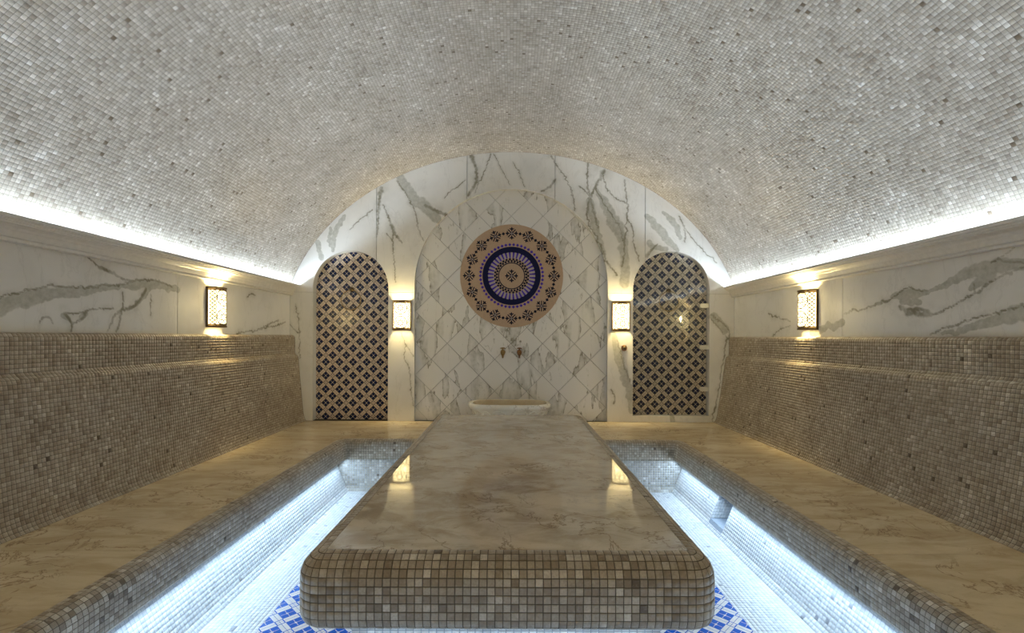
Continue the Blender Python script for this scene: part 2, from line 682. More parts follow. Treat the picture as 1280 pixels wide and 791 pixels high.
def natural(poly, wob):
    """round off a course and let it wander like a real vein"""
    p = [tuple(q) for q in poly]
    for _ in range(2):
        q = [p[0]]
        for a, b in zip(p[:-1], p[1:]):
            q += [tuple(0.75 * x + 0.25 * y for x, y in zip(a, b)), tuple(0.25 * x + 0.75 * y for x, y in zip(a, b))]
        q.append(p[-1])
        p = q
    amp = wob
    for _ in range(2):
        q = [p[0]]
        for a, b in zip(p[:-1], p[1:]):
            L = math.hypot(b[0] - a[0], b[1] - a[1])
            k = VR.gauss(0, 0.22) * min(amp, L)
            nx, nz = -(b[1] - a[1]) / (L + 1e-9), (b[0] - a[0]) / (L + 1e-9)
            q += [((a[0] + b[0]) / 2 + nx * k, (a[1] + b[1]) / 2 + nz * k, (a[2] + b[2]) / 2 * (VR.uniform(0.5, 1.35) if wob < 0.04 else VR.uniform(0.85, 1.12))), b]
        p = q
    return p


def set_veins(me, px, pz, lines, bands):
    l = np.full(px.shape, 9.0)
    for q in lines:
        l = np.minimum(l, near_dist(px, pz, q, 0.035))
    b = np.full(px.shape, 9.0)
    for q in bands:
        b = np.minimum(b, near_dist(px, pz, q, 0.05))
    for nm, arr in (('vein_line', l), ('vein_band', b)):
        a = me.attributes.new(nm, 'FLOAT', 'POINT')
        a.data.foreach_set('value', np.clip(arr, 0, 9).astype(np.float32))


# vein courses on the slabs, in metres on the wall (from a survey of the photograph's wall)
def back_xy(u, v):
    return (u - 640) / 105.2, 1.0 - (v + 0.0044 * (640 - u) - 421.5) / 105.2


def course(crop, pts, wd):
    (ox, oy, k), out = crop, []
    for i, (a, b) in enumerate(pts):
        x, z = back_xy(ox + a / k, oy + b / k)
        wv = wd if not isinstance(wd, (list, tuple)) else wd[i]
        out.append((x, z, wv))
    return out


UL, UR = (360, 180, 4.571), (640, 180, 4.571)
LL, LR = (360, 350, 4.393), (640, 350, 4.393)
back_lines = [
    course(UL, [(615, 205), (660, 270), (705, 335), (735, 430), (745, 500), (772, 552)], 0.008),
    course(UL, [(530, 250), (515, 330), (512, 420), (510, 480), (505, 530)], [0.02, 0.018, 0.012, 0.01, 0.004]),
    course(UL, [(540, 345), (575, 430), (600, 500), (650, 565)], [0.006, 0.014, 0.02, 0.01]),
    course(UL, [(600, 500), (595, 560), (605, 680), (612, 790)], 0.007),
    course(UL, [(1040, 65), (1080, 160), (1070, 230), (1025, 295)], [0.022, 0.014, 0.022, 0.012]),
    course(UL, [(1155, 55), (1130, 140), (1085, 220), (1065, 280)], 0.007),
    course(UL, [(1170, 55), (1215, 140), (1265, 235)], 0.006),
    course(UL, [(1010, 205), (960, 250), (920, 270), (890, 310)], 0.005),
    course(UL, [(480, 375), (430, 415), (400, 435), (350, 490)], 0.006),
    course(UL, [(780, 350), (850, 385), (900, 405)], 0.016),
    course(UL, [(560, 510), (585, 540), (598, 560)], 0.005),
    course(UR, [(520, 155), (480, 230), (445, 300), (430, 350), (420, 440), (500, 560), (530, 660), (600, 750)], [0.024, 0.016, 0.012, 0.016, 0.008, 0.012, 0.014, 0.010]),
    course(UR, [(430, 110), (425, 200), (440, 300), (470, 400), (490, 480)], [0.012, 0.01, 0.014, 0.012, 0.008]),
    course(UR, [(510, 155), (530, 250), (600, 320), (650, 335)], 0.008),
    course(UR, [(640, 205), (655, 330), (655, 430), (640, 560), (640, 650), (625, 700)], 0.010),
    course(UR, [(655, 430), (690, 480), (690, 560), (725, 670)], 0.008),
    course(UR, [(950, 410), (990, 490), (985, 560)], 0.008),
    course(UR, [(985, 480), (1060, 580), (1170, 680)], 0.005),
    course(UR, [(220, 70), (265, 140), (310, 200), (345, 290), (355, 380)], [0.012, 0.006, 0.006, 0.010, 0.005]),
    course(UR, [(245, 200), (215, 245), (165, 270)], [0.012, 0.014, 0.008]),
    course(UR, [(380, 240), (410, 260), (440, 300)], 0.008),
    course(UR, [(770, 640), (800, 600), (830, 570)], [0.02, 0.012, 0.006]),
    course(UR, [(0, 100), (40, 170), (70, 245)], 0.005),
    course(UR, [(470, 250), (540, 370), (620, 480), (640, 580)], 0.008),
    course(LL, [(620, 285), (650, 360), (630, 420), (670, 480), (675, 600), (688, 690)], 0.007),
    course(LL, [(650, 360), (690, 420)], 0.006),
    course(LL, [(40, 130), (60, 230), (65, 430)], 0.006),
    course(LL, [(5, 240), (55, 290)], 0.008),
    course(LR, [(545, 600), (570, 640), (560, 680)], 0.008),
    course(LR, [(580, 330), (610, 450), (650, 560)], 0.006),
    course(LR, [(1095, 190), (1150, 230), (1205, 290), (1175, 340), (1150, 500), (1105, 775)], [0.012, 0.008, 0.008, 0.010, 0.006, 0.010]),
    course(LR, [(1095, 215), (1190, 325)], 0.007),
]
back_bands = [
    course(UL, [(640, 190), (700, 290), (770, 355), (850, 430)], [0.05, 0.055, 0.07, 0.05]),
    course(UL, [(320, 410), (260, 500), (255, 610)], [0.02, 0.035, 0.02]),
    course(UL, [(240, 480), (240, 580)], 0.02),
    course(UL, [(165, 560), (190, 650)], 0.03),
    course(UR, [(480, 260), (540, 370), (600, 470), (640, 590), (645, 800)], [0.02, 0.07, 0.07, 0.055, 0.06]),
    course(UR, [(440, 330), (480, 500), (520, 620)], [0.05, 0.04, 0.03]),
    course(UR, [(765, 410), (830, 480), (900, 560), (945, 610)], [0.03, 0.05, 0.04, 0.02]),
    course(UR, [(860, 390), (930, 450), (960, 540)], [0.02, 0.045, 0.02]),
    course(UR, [(780, 560), (800, 590), (880, 600)], 0.03),
    course(LR, [(555, 290), (580, 420), (620, 520), (648, 610), (655, 720)], [0.03, 0.05, 0.05, 0.04, 0.03]),
    course(LR, [(1110, 200), (1170, 270)], 0.05),
    course(LR, [(880, 755), (890, 790)], 0.03),
]

# niches: centre x, radius, springing z, bottom z
N_LEFT = (-1.920, 0.447, 1.574, 0.0)
N_MID = (-0.012, 1.148, 1.615, 0.0)
N_RIGHT = (1.893, 0.456, 1.574, 0.074)
NICHES = (N_LEFT, N_MID, N_RIGHT)
ROW = 1.525

wv_, wf_ = box(-2.9, 2.9, 5.93, 6.10, -0.6, 3.5)
wall_back = struct(obj('wall_back', wv_, wf_, M['joint']))


def slab_from_strips(name, strips, lines, bands, parent, yf=Y1, yb=5.93):
    """strips: list of (xs, bottom function, top function); a stone panel with an arched edge"""
    b = MB()
    for xs, bot, top in strips:
        nv = max(2, int(max(top(x) - bot(x) for x in xs) / 0.0105) + 2)
        P = np.array([[(x, yf, bot(x) + (top(x) - bot(x)) * k / (nv - 1)) for k in range(nv)] for x in xs])
        b.grid(P)
        for side, fl in ((0, True), (nv - 1, False)):
            E = np.stack([P[:, side], P[:, side] + np.array((0, yb - yf, 0))], 1)
            b.grid(E, flip=not fl)
        for side, fl in ((0, False), (len(xs) - 1, True)):
            E = np.stack([P[side], P[side] + np.array((0, yb - yf, 0))], 1)
            b.grid(E, flip=not fl)
    o = b.build(name, M['veined'], parent)
    arr = np.array(b.v)
    set_veins(o.data, arr[:, 0], arr[:, 2], lines, bands)
    return o


J = 0.0028
cuts = [-WX, -1.616, -0.542, 0.504, 1.578, WX]
for x0, x1 in zip(cuts[:-1], cuts[1:]):
    x0, x1 = x0 + J, x1 - J
    strips = []
    marks = sorted({x0, x1} | {m for c, r, zs, zb in NICHES for m in (c - r, c + r) if x0 < m < x1})
    for a, b_ in zip(marks[:-1], marks[1:]):
        mid = (a + b_) / 2
        ni = [n for n in NICHES if abs(mid - n[0]) < n[1]]
        if ni:
            c, r, zs, zb = ni[0]
            a0, a1 = math.acos(max(-1, min(1, (a - c) / r))), math.acos(max(-1, min(1, (b_ - c) / r)))
            k = max(6, int(abs(a0 - a1) * r / 0.012))
            xs = [c + r * math.cos(a0 + (a1 - a0) * i / k) for i in range(k + 1)]
            f = (lambda x, c=c, r=r, zs=zs: zs + math.sqrt(max(0.0, r * r - (x - c) ** 2)))
        else:
            k = max(4, int((b_ - a) / 0.0105))
            xs = [a + (b_ - a) * i / k for i in range(k + 1)]
            f = (lambda x: ROW + J)
        strips.append((xs, f, lambda x: vault_top(x) + 0.004))
    slab_from_strips('marble_panel', strips, back_lines, back_bands, wall_back)
for x0, x1, z0, z1 in [(-WX, N_LEFT[0] - N_LEFT[1], 0.001, ROW), (N_LEFT[0] + N_LEFT[1], N_MID[0] - N_MID[1], 0.001, ROW),
                       (N_MID[0] + N_MID[1], N_RIGHT[0] - N_RIGHT[1], 0.001, ROW), (N_RIGHT[0] + N_RIGHT[1], WX, 0.001, ROW),
                       (N_RIGHT[0] - N_RIGHT[1] + 0.001, N_RIGHT[0] + N_RIGHT[1] - 0.001, 0.001, 0.074)]:
    k = max(4, int((x1 - x0) / 0.0105))
    xs = [x0 + (x1 - x0) * i / k for i in range(k + 1)]
    slab_from_strips('marble_panel' if z1 > 0.1 else 'threshold_panel', [(xs, lambda x, z=z0: z, lambda x, z=z1: z)], back_lines, back_bands, wall_back)


# side walls
def side_xy(u, v):
    d = abs(u - 640)
    y = WX * 610 / d
    return y, 1.0 - (v + 0.0044 * (640 - u) - 421.5) * y / 610


def side_course(crop, pts, wpx):
    (ox, oy, k), out = crop, []
    for i, (a, b) in enumerate(pts):
        y, z = side_xy(ox + a / k, oy + b / k)
        wv = wpx if not isinstance(wpx, (list, tuple)) else wpx[i]
        out.append((y, z, wv / k * y / 610))
    return out


CL, CR = (0, 240, 3.956), (960, 240, 3.956)
CB = (200, 400, 4.395)
left_lines = [
    side_course(CL, [(-300, 590), (0, 520), (120, 490), (235, 466), (430, 465), (580, 460), (680, 436), (740, 430), (800, 445), (850, 470)], 5),
    side_course(CL, [(490, 372), (560, 405), (620, 435), (660, 440)], [10, 6, 6, 5]),
    side_course(CL, [(430, 318), (490, 372)], 3),
    side_course(CL, [(720, 480), (690, 540), (640, 580), (570, 590), (545, 660), (530, 690)], [9, 8, 9, 7, 5, 4]),
    side_course(CL, [(600, 585), (590, 650), (575, 690)], 5),
    side_course(CL, [(560, 575), (510, 577), (440, 580), (400, 600), (320, 600)], 4),
    side_course(CL, [(320, 600), (345, 635), (360, 655), (350, 690)], [8, 7, 5, 5]),
    side_course(CL, [(425, 590), (410, 630), (360, 650)], [7, 7, 5]),
    side_course(CL, [(605, 495), (607, 580)], 3), side_course(CL, [(745, 505), (745, 610)], 3),
    side_course(CL, [(195, 645), (215, 615), (250, 620), (260, 650)], 3),
    side_course(CB, [(420, 76), (480, 62), (545, 52), (600, 20), (650, 0)], 5),
    side_course(CB, [(545, 52), (590, 40), (640, 30), (690, 10)], 5),
    side_course(CL, [(1220, 520), (1240, 500), (1262, 510)], 4),
]
left_bands = [
    side_course(CL, [(-300, 640), (0, 557), (150, 523), (300, 500), (450, 483), (560, 472), (640, 462)], [45, 40, 34, 30, 20, 14, 8]),
    side_course(CL, [(640, 462), (700, 452), (760, 452), (880, 485)], [20, 26, 22, 14]),
    side_course(CL, [(740, 470), (700, 530), (650, 575)], [16, 10, 8]),
    side_course(CL, [(310, 610), (340, 625)], 14), side_course(CL, [(400, 620), (425, 600)], 14),
]
right_lines = [
    side_course(CR, [(375, 600), (480, 578), (560, 548), (600, 535)], [4, 5, 8, 5]),
    side_course(CR, [(600, 535), (640, 500), (700, 465), (730, 490), (790, 485)], 4),
    side_course(CR, [(650, 565), (700, 600), (790, 608), (820, 606), (860, 590), (930, 550), (1000, 510), (1040, 495), (1090, 450), (1180, 400), (1266, 372), (1500, 330)], [10, 14, 12, 6, 5, 4, 5, 8, 6, 6, 5, 5]),
    side_course(CR, [(690, 580), (770, 580), (800, 605)], 10),
    side_course(CR, [(800, 705), (880, 668), (950, 650), (1040, 618), (1100, 605), (1180, 582), (1266, 560), (1500, 520)], 5),
    side_course(CR, [(0, 600), (50, 620), (110, 640)], 4), side_course(CR, [(20, 720), (50, 680), (110, 660)], 3),
    side_course(CR, [(1235, 255), (1180, 305), (1100, 350)], 2.5),
    side_course(CR, [(1266, 350), (1210, 345), (1150, 340)], 3),
    side_course(CR, [(1015, 450), (1020, 495)], 4),
]
right_bands = [
    side_course(CR, [(770, 500), (850, 470), (960, 415), (1050, 378), (1150, 365), (1266, 352), (1500, 310)], [5, 14, 24, 40, 34, 20, 18]),
    side_course(CR, [(1000, 480), (1040, 440), (1100, 410)], [12, 26, 30]),
    side_course(CR, [(610, 520), (680, 500), (780, 500)], [12, 28, 14]),
    side_course(CR, [(660, 540), (750, 545)], 16),
    side_course(CR, [(860, 700), (1000, 670), (1130, 635), (1266, 600), (1500, 560)], [10, 22, 30, 36, 40]),
    side_course(CR, [(215, 695), (370, 645)], 18),
]
for sgn, nm, seam, lines, bands in ((-1, 'wall_left', 3.85, left_lines, left_bands), (1, 'wall_right', 3.90, right_lines, right_bands)):
    x0 = sgn * WX
    wv_, wf_ = box(min(x0 + sgn * 0.02, x0 + sgn * 0.2), max(x0 + sgn * 0.02, x0 + sgn * 0.2), Y0 - 0.05, Y1 + 0.12, -0.6, 1.66)
    wl = struct(obj(nm, wv_, wf_, M['joint']))
    for a, b_ in ((Y0, 1.30), (1.30, seam), (seam, Y1)):
        ya, yb = a + J, b_ - J
        ny, nz = int((yb - ya) / 0.011) + 2, 58
        P = np.array([[(x0, ya + (yb - ya) * i / (ny - 1), 0.97 + 0.62 * k / (nz - 1)) for k in range(nz)] for i in range(ny)])
        b = MB().grid(P, flip=sgn < 0)
        for E in (P[0], P[-1]):
            b.grid(np.stack([E, E + np.array((sgn * 0.02, 0, 0))], 1))
        o = b.build('marble_panel', M['veined'], wl)
        arr = np.array(b.v)
        set_veins(o.data, arr[:, 1], arr[:, 2], lines, bands)
wv_, wf_ = box(-2.9, 2.9, Y0 - 0.15, Y0, -0.6, 3.4)
struct(obj('wall_front', wv_, wf_, M['plain_wall']))

# cornice with the cove trough behind its lip
corn = [(0.0, 1.486), (0.030, 1.486), (0.036, 1.490), (0.036, 1.500), (0.031, 1.503), (0.031, 1.507), (0.040, 1.511), (0.046, 1.522),
        (0.054, 1.540), (0.068, 1.556), (0.086, 1.566), (0.100, 1.569), (0.102, 1.577), (0.110, 1.579), (0.112, 1.589), (0.124, 1.591),
        (0.126, 1.611), (0.119, 1.612), (0.108, 1.580), (0.075, 1.566), (0.060, 1.545), (0.045, 1.532), (0.0, 1.530)]
for i, sgn in enumerate((-1, 1)):
    tr = None
    for a, b_ in ((Y0, 0.69), (0.69, 3.13), (3.13, Y1)):
        a, b_ = a + 0.0006, b_ - 0.0006
        P = np.array([[(sgn * (WX - d), y, z) for y in (a, b_)] for d, z in corn])
        b = MB().grid(P, flip=sgn > 0)
        for e in (0, 1):
            b.add(P[:, e], [tuple(range(len(corn)))])
        if tr is None:
            tr = struct(bpy.data.objects.new('trim_%d' % (i + 1), None))
            COL.objects.link(tr)
        b.build('cornice_length', M['cornice'], tr)

# ------------------------------------------------------------------ tiled backrests of the side benches
for sgn, foot, lab in ((-1, 0.200, 'tall beige mosaic backrest curving down along the left wall'), (1, 0.240, 'tall beige mosaic backrest curving down along the right wall')):
    k = foot / 0.2
    prof = Curve([(0.0, 1.014), (0.030, 1.014), (0.058, 1.006), (0.062, 0.975), (0.062, 0.90), (0.062, 0.83), (0.064, 0.795), (0.082, 0.782),
                  (0.100, 0.768), (0.104, 0.740), (0.110 * k ** 0.3, 0.66), (0.128 * k ** 0.6, 0.46), (0.148 * k ** 0.8, 0.26), (0.158 * k, 0.15),
                  (0.166 * k, 0.08), (0.176 * k, 0.04), (0.188 * k, 0.012), (0.200 * k, 0.0)], 2)

    def S_back(s, t, prof=prof, sgn=sgn):
        p = prof(s)
        return np.stack([sgn * (WX - p[..., 0]), t, p[..., 1]], -1)
    th_ = thing('tiled_backrest', lab, 'backrest', (sgn * 2.5, 2.3, 0))
    bed('grout_bed', S_back, (0, prof.L), (Y0, Y1), edges(prof.L), 2, M['grout'], th_, flip=sgn < 0)
    V, fl = tile_arrays(S_back, edges(prof.L), np.arange(1.75, Y1 + 0.001, PITCH))
    stones('mosaic', V, np.ones(V.shape[:2], bool), M['tile_warm'], th_, flip=fl)

# ------------------------------------------------------------------ ledge around the sunken pool
XL, XR, YB = -1.690, 1.660, 4.79       # edge of the marble
OFF = 0.085                            # from the marble edge to the face of the rim
ledge = thing('stone_ledge', 'wide cream marble ledge with a mosaic rim around the sunken pool', 'ledge', (0, 5.3, -0.1))


def slab(name, poly, z0, z1, mat, parent):
    n = len(poly)
    v = [(x, y, z1) for x, y in poly] + [(x, y, z0) for x, y in poly]
    f = [tuple(range(n)), tuple(range(n, 2 * n))[::-1]] + [((i + 1) % n, i, i + n, (i + 1) % n + n) for i in range(n)]
    return obj(name, v, f, mat, parent)


RC = 0.12
arcR = [(XR - RC + RC * math.cos(a), YB - RC + RC * math.sin(a)) for a in np.linspace(0, PI / 2, 9)]
arcL = [(XL + RC + RC * math.cos(a), YB - RC + RC * math.sin(a)) for a in np.linspace(PI / 2, PI, 9)]
XLW, XRW = -2.443, 2.403
slab('marble_slab', [(XLW, Y1 - 0.001), (XLW, YB), (XL, YB)] + arcL[::-1] + arcR[::-1] + [(XR, YB), (XRW, YB), (XRW, Y1 - 0.001)], -0.03, 0.0, M['ledge'], ledge)
for xa, xb in ((XLW, XL), (XR, XRW)):
    for ya, yb in ((0.80, 2.27), (2.27, YB)):
        slab('marble_slab', [(xa, ya + 0.0014), (xb, ya + 0.0014), (xb, yb - 0.0014), (xa, yb - 0.0014)], -0.03, 0.0, M['ledge'], ledge)
slab('marble_slab', [(XLW, Y0), (XRW, Y0), (XRW, 0.7992), (XLW, 0.7992)], -0.03, 0.0, M['ledge'], ledge)

rimp = Curve([(0.0, -0.0005), (0.012, -0.0005)] + [(OFF - 0.06 + 0.06 * math.sin(a), -0.0605 + 0.06 * math.cos(a)) for a in np.linspace(0, PI / 2, 12)]
             + [(OFF, -0.17)] + [(OFF - 0.012 + 0.012 * math.cos(a), -0.178 - 0.012 * math.sin(a)) for a in np.linspace(0, PI / 2, 4)])
# path of the rim: up the left side, across the back, down the right side
path = [(XL, 0.80), (XL, YB - RC)] + arcL[::-1][1:] + arcR[::-1][1:] + [(XR, 0.80)]
path_n = [(1, 0), (1, 0)] + [(math.cos(a + PI), math.sin(a + PI)) for a in np.linspace(PI, PI / 2, 9)[1:]] + \
         [(math.cos(a + PI), math.sin(a + PI)) for a in np.linspace(PI / 2, 0, 9)] + [(-1, 0)]
path = [(XL, 0.80)] + arcL[::-1] + arcR[::-1] + [(XR, 0.80)]
path_n = [(1, 0)] + [(-math.cos(a), -math.sin(a)) for a in np.linspace(PI, PI / 2, 9)] + [(-math.cos(a), -math.sin(a)) for a in np.linspace(PI / 2, 0, 9)] + [(-1, 0)]
rpath = Curve(np.concatenate([np.array(path), np.array(path_n)], 1)[:, :2])
_pn = np.array(path_n)


def S_rim(s, t):
    p = rimp(s)
    q = rpath(t)
    n = np.stack([np.interp(t, rpath.s, _pn[:, k]) for k in range(2)], -1)
    n /= np.linalg.norm(n, axis=-1, keepdims=True)
    return np.stack([q[..., 0] + n[..., 0] * p[..., 0], q[..., 1] + n[..., 1] * p[..., 0], p[..., 1]], -1)


s_, t_ = np.meshgrid(edges(rimp.L), edges(rpath.L), indexing='ij')
MB().grid(S_rim(s_, t_), flip=False).build('grout_bed', M['grout'], ledge)
se = edges(rimp.L)
te = edges(rpath.L)
V, rim_flip = tile_arrays(S_rim, se, te)
cy = V[..., :4, 1].mean(-1)
# the largest stones in view: the nearest of both sides, those below the frame left out
pick = (cy > 1.72) & (cy < 1.72 + PITCH * 16) & (np.arange(V.shape[0])[:, None] < 9)
while pick.sum() > 300:
    pick &= cy < cy[pick].max() - 1e-4
stones('mosaic', V, ~pick, M['tile_warm'], ledge, flip=rim_flip)
single_stones(V, pick, M['tile_warm_one'], ledge, flip=rim_flip)
# soffit under the rim
for xa, xb in ((XL - 0.06, XL + OFF - 0.012), (XR - OFF + 0.012, XR + 0.06)):
    MB().box(xa, xb, 0.8, YB, -0.192, -0.186).build('rim_soffit', M['grout_grey'], ledge)

# ------------------------------------------------------------------ pool: sloped side walls, end wall, floor
FZ = -0.48
FLAT = dict(gap=0.0009, bevel=0.0004, height=0.0006, jitter=0.0001)
XWL = (-1.700, -1.580)     # wall: top x, bottom x
XWR = (1.672, 1.555)
YE = 4.706
fv, ff = box(-2.7, 2.7, Y0, Y1, FZ - 0.1, FZ)
floor = struct(obj('floor', fv, ff, M['grout_pool']))
pool = thing('sunken_pool', 'white mosaic sunken pool with glowing sloped sides around the stone table', 'pool', (0, 2.7, FZ))
ALC = (3.63, 3.86)
for side, (xt, xb), fl in ((0, XWL, True), (1, XWR, False)):
    pr = Curve([(xt, -0.186), (xb + (xt - xb) * 0.12, FZ + 0.034), (xb - (0.02 if side else -0.02), FZ)], 0)

    def S_wall(s, t, pr=pr):
        p = pr(s)
        return np.stack([p[..., 0], t, p[..., 1]], -1)
    spans = [(0.80, YE)] if side == 0 else [(0.80, ALC[0]), (ALC[1], YE)]
    for a, b_ in spans:
        bed('grout_bed', S_wall, (0, pr.L), (a, b_), 8, 2, M['grout_pool'], pool, flip=fl)
        V, f2 = tile_arrays(S_wall, edges(pr.L), edges(b_ - a) + a, **FLAT)
        stones('wall_mosaic', V, np.ones(V.shape[:2], bool), M['tile_pool'], pool, flip=f2)
    if side == 1:
        # alcove in the right wall: a sill below, tiled cheeks and back
        sL = pr.L * 0.78
        bed('alcove_bed', lambda s, t: S_wall(s + sL, t), (0, pr.L - sL), ALC, 3, 2, M['grout_pool'], pool, flip=fl)
        V, f2 = tile_arrays(lambda s, t: S_wall(s + sL, t), edges(pr.L - sL), edges(ALC[1] - ALC[0]) + ALC[0], **FLAT)
        stones('alcove_mosaic', V, np.ones(V.shape[:2], bool), M['tile_pool'], pool, flip=f2)
        p0 = pr(np.array(sL))
        ax, az = float(p0[0]), float(p0[1])
        dp = 0.16
        for yy, flp in ((ALC[0], False), (ALC[1], True)):
            def S_cheek(s, t, yy=yy):
                zz = az + s
                xx = ax + (xt - ax) * (zz - az) / (-0.186 - az)
                return np.stack([xx + t, np.full_like(s, yy), zz], -1)
            bed('alcove_bed', S_cheek, (0, -0.186 - az), (0, dp), 2, 2, M['grout_pool'], pool, flip=flp)
            V, f2 = tile_arrays(S_cheek, edges(-0.186 - az), edges(dp), toward=(1.7, 3.745, -0.3))
            stones('alcove_mosaic', V, np.ones(V.shape[:2], bool), M['tile_pool'], pool, flip=f2)
        v_, f_ = box(ax - 0.002, xt + dp + 0.02, *ALC, az - 0.02, az)
        obj('alcove_sill', v_, f_, M['grout_pool'], pool)
        v_, f_ = box(ax + dp - 0.005, ax + dp, *ALC, az, -0.186)
        obj('alcove_back', v_, f_, M['grout_pool'], pool)


def S_end(s, t):
    return np.stack([t, np.full_like(s, YE) - 0.03 * np.maximum(0, (s - 0.255) / 0.03), -0.186 - s], -1)


bed('grout_bed', S_end, (0, 0.294), (XWL[0], XWR[0]), 36, 2, M['grout_pool'], pool, flip=True)
V, f2 = tile_arrays(S_end, edges(0.294), edges(XWR[0] - XWL[0]) + XWL[0], **FLAT)
stones('end_mosaic', V, np.ones(V.shape[:2], bool), M['tile_ceil'], pool, flip=f2)
v_, f_ = box(XWL[0], XWR[0], 0.74, 0.80, FZ, -0.03)
obj('front_wall', v_, f_, M['grout_pool'], pool)

PX0, PX1, PY1 = -1.272, 1.222, 4.05      # patterned part of the floor


def S_floor(s, t):
    return np.stack([s, t, np.full_like(s, FZ)], -1)


for xa, xb, ya, yb in ((XWL[1] + 0.02, PX0, 1.2, YE - 0.03), (PX1, XWR[1] - 0.02, 1.2, YE - 0.03), (PX0, PX1, PY1, YE - 0.03)):
    V, f2 = tile_arrays(S_floor, edges(xb - xa) + xa, edges(yb - ya) + ya, **FLAT)
    stones('mosaic', V, np.ones(V.shape[:2], bool), M['tile_pool'], floor, flip=f2)


# ------------------------------------------------------------------ patterned tiles (flowers and lattice), laid diagonally
TP = 0.1163


def clip(poly, planes):
    for (nx, ny, d) in planes:
        out = []
        n = len(poly)
        for i in range(n):
            a, b_ = poly[i], poly[(i + 1) % n]
            da, db = nx * a[0] + ny * a[1] - d, nx * b_[0] + ny * b_[1] - d
            if da <= 1e-9:
                out.append(a)
            if (da < -1e-9 and db > 1e-9) or (da > 1e-9 and db < -1e-9):
                t = da / (da - db)
                out.append((a[0] + (b_[0] - a[0]) * t, a[1] + (b_[1] - a[1]) * t))
        poly = out
        if len(poly) < 3:
            return []
    return poly


def area(p):
    return 0.5 * sum(p[i][0] * p[(i + 1) % len(p)][1] - p[(i + 1) % len(p)][0] * p[i][1] for i in range(len(p)))


def rect(cx, cy, hx, hy):
    return [(cx - hx, cy - hy), (cx + hx, cy - hy), (cx + hx, cy + hy), (cx - hx, cy + hy)]


# shapes in one tile, in units of the tile: (material, polygon); material 0 dark lines, 1 cream, 2 blue
MOTIF = []
for k in range(4):
    ca, sa = round(math.cos(k * PI / 2)), round(math.sin(k * PI / 2))
    rot = lambda p: [(x * ca - y * sa, x * sa + y * ca) for x, y in p]
    MOTIF.append((1, rot([(0.325, -0.315), (0.4999, -0.315), (0.4999, 0.315), (0.325, 0.315)])))
    MOTIF.append((1, rot([(0.5 - 0.14, 0.5), (0.5 - 0.14, 0.5 - 0.14), (0.5, 0.5 - 0.14), (0.4999, 0.4999)])))
    MOTIF.append((2, rot(rect(0.138, 0.138, 0.108, 0.108))))
    MOTIF.append((1, rot(rect(0.145, 0.0, 0.14, 0.012))))
MOTIF.append((1, rect(0, 0, 0.05, 0.05)))


def lattice_tile(cu, cv, planes, gap=0.0009):
    """polygons of the tile at (cu, cv) in the plane, clipped; returns (base, [(mat, poly)], whole?)"""
    c, s = math.cos(PI / 4), math.sin(PI / 4)
    tr = lambda p: [(cu + (x * c - y * s), cv + (x * s + y * c)) for x, y in p]
    h = TP / 2 - gap
    full = tr(rect(0, 0, h, h))
    base = clip(full, planes)
    if len(base) < 3 or area(base) < 1e-4:
        return None
    whole = area(base) > 0.9999 * area(full)
    shp = []
    for m, p in MOTIF:
        q = clip(tr([(x * 2 * h * 0.999, y * 2 * h * 0.999) for x, y in p]), planes) if not whole else tr([(x * 2 * h * 0.999, y * 2 * h * 0.999) for x, y in p])
        if len(q) >= 3 and abs(area(q)) > 2e-7:
            shp.append((m, q))
    return base, shp, whole


def tile_mesh(base, shp, put, thick, origin, mats):
    """put(u, v, depth) -> world point; depth 0 is the glazed face"""
    b = MB()
    o = np.array(origin)
    n = len(base)
    top = [np.array(put(u, v, 0)) - o for u, v in base]
    low = [np.array(put(u, v, thick)) - o for u, v in base]
    b.add(top, [tuple(range(n))], 0)
    b.add(top + low, [(i, i + n, (i + 1) % n + n, (i + 1) % n) for i in range(n)], 0)
    for m, q in shp:
        lift = -0.0004 if m != 1 else -0.0005
        b.add([np.array(put(u, v, lift)) - o for u, v in q], [tuple(range(len(q)))], m)
    return mesh('patterned_tile', b.v, b.f, mats, b.m)


def arch_planes(c, r, zs, zb, inset=0.001):
    pl = [(-1, 0, -(c - r + inset)), (1, 0, c + r - inset), (0, -1, -(zb + inset))]
    for a in np.linspace(0, PI, 41):
        nx, nz = math.cos(a), math.sin(a)
        pl.append((nx, nz, nx * c + nz * zs + r - inset))
    return pl


for (c, r, zs, zb), nm in ((N_LEFT, 'left'), (N_RIGHT, 'right')):
    planes = arch_planes(c, r, zs, zb)
    put = lambda u, v, d: (u, 5.90 + d, v)
    step = TP / math.sqrt(2)
    shared = None
    mats = [M['ink'], M['cream'], M['navy']]
    ox, oz = c + 0.0, 0.035
    for i in range(-7, 8):
        for j in range(-2, 27):
            if (i + j) % 2:
                continue
            cu, cv = ox + i * step, oz + j * step
            g = lattice_tile(cu, cv, planes)
            if g is None:
                continue
            base, shp, whole = g
            if whole and shared is not None:
                me = shared
            else:
                me = tile_mesh(base, shp, put, 0.028, (cu, 5.90, cv), mats)
                if whole:
                    shared = me
            link('patterned_tile', me, wall_back, (cu, 5.90, cv))

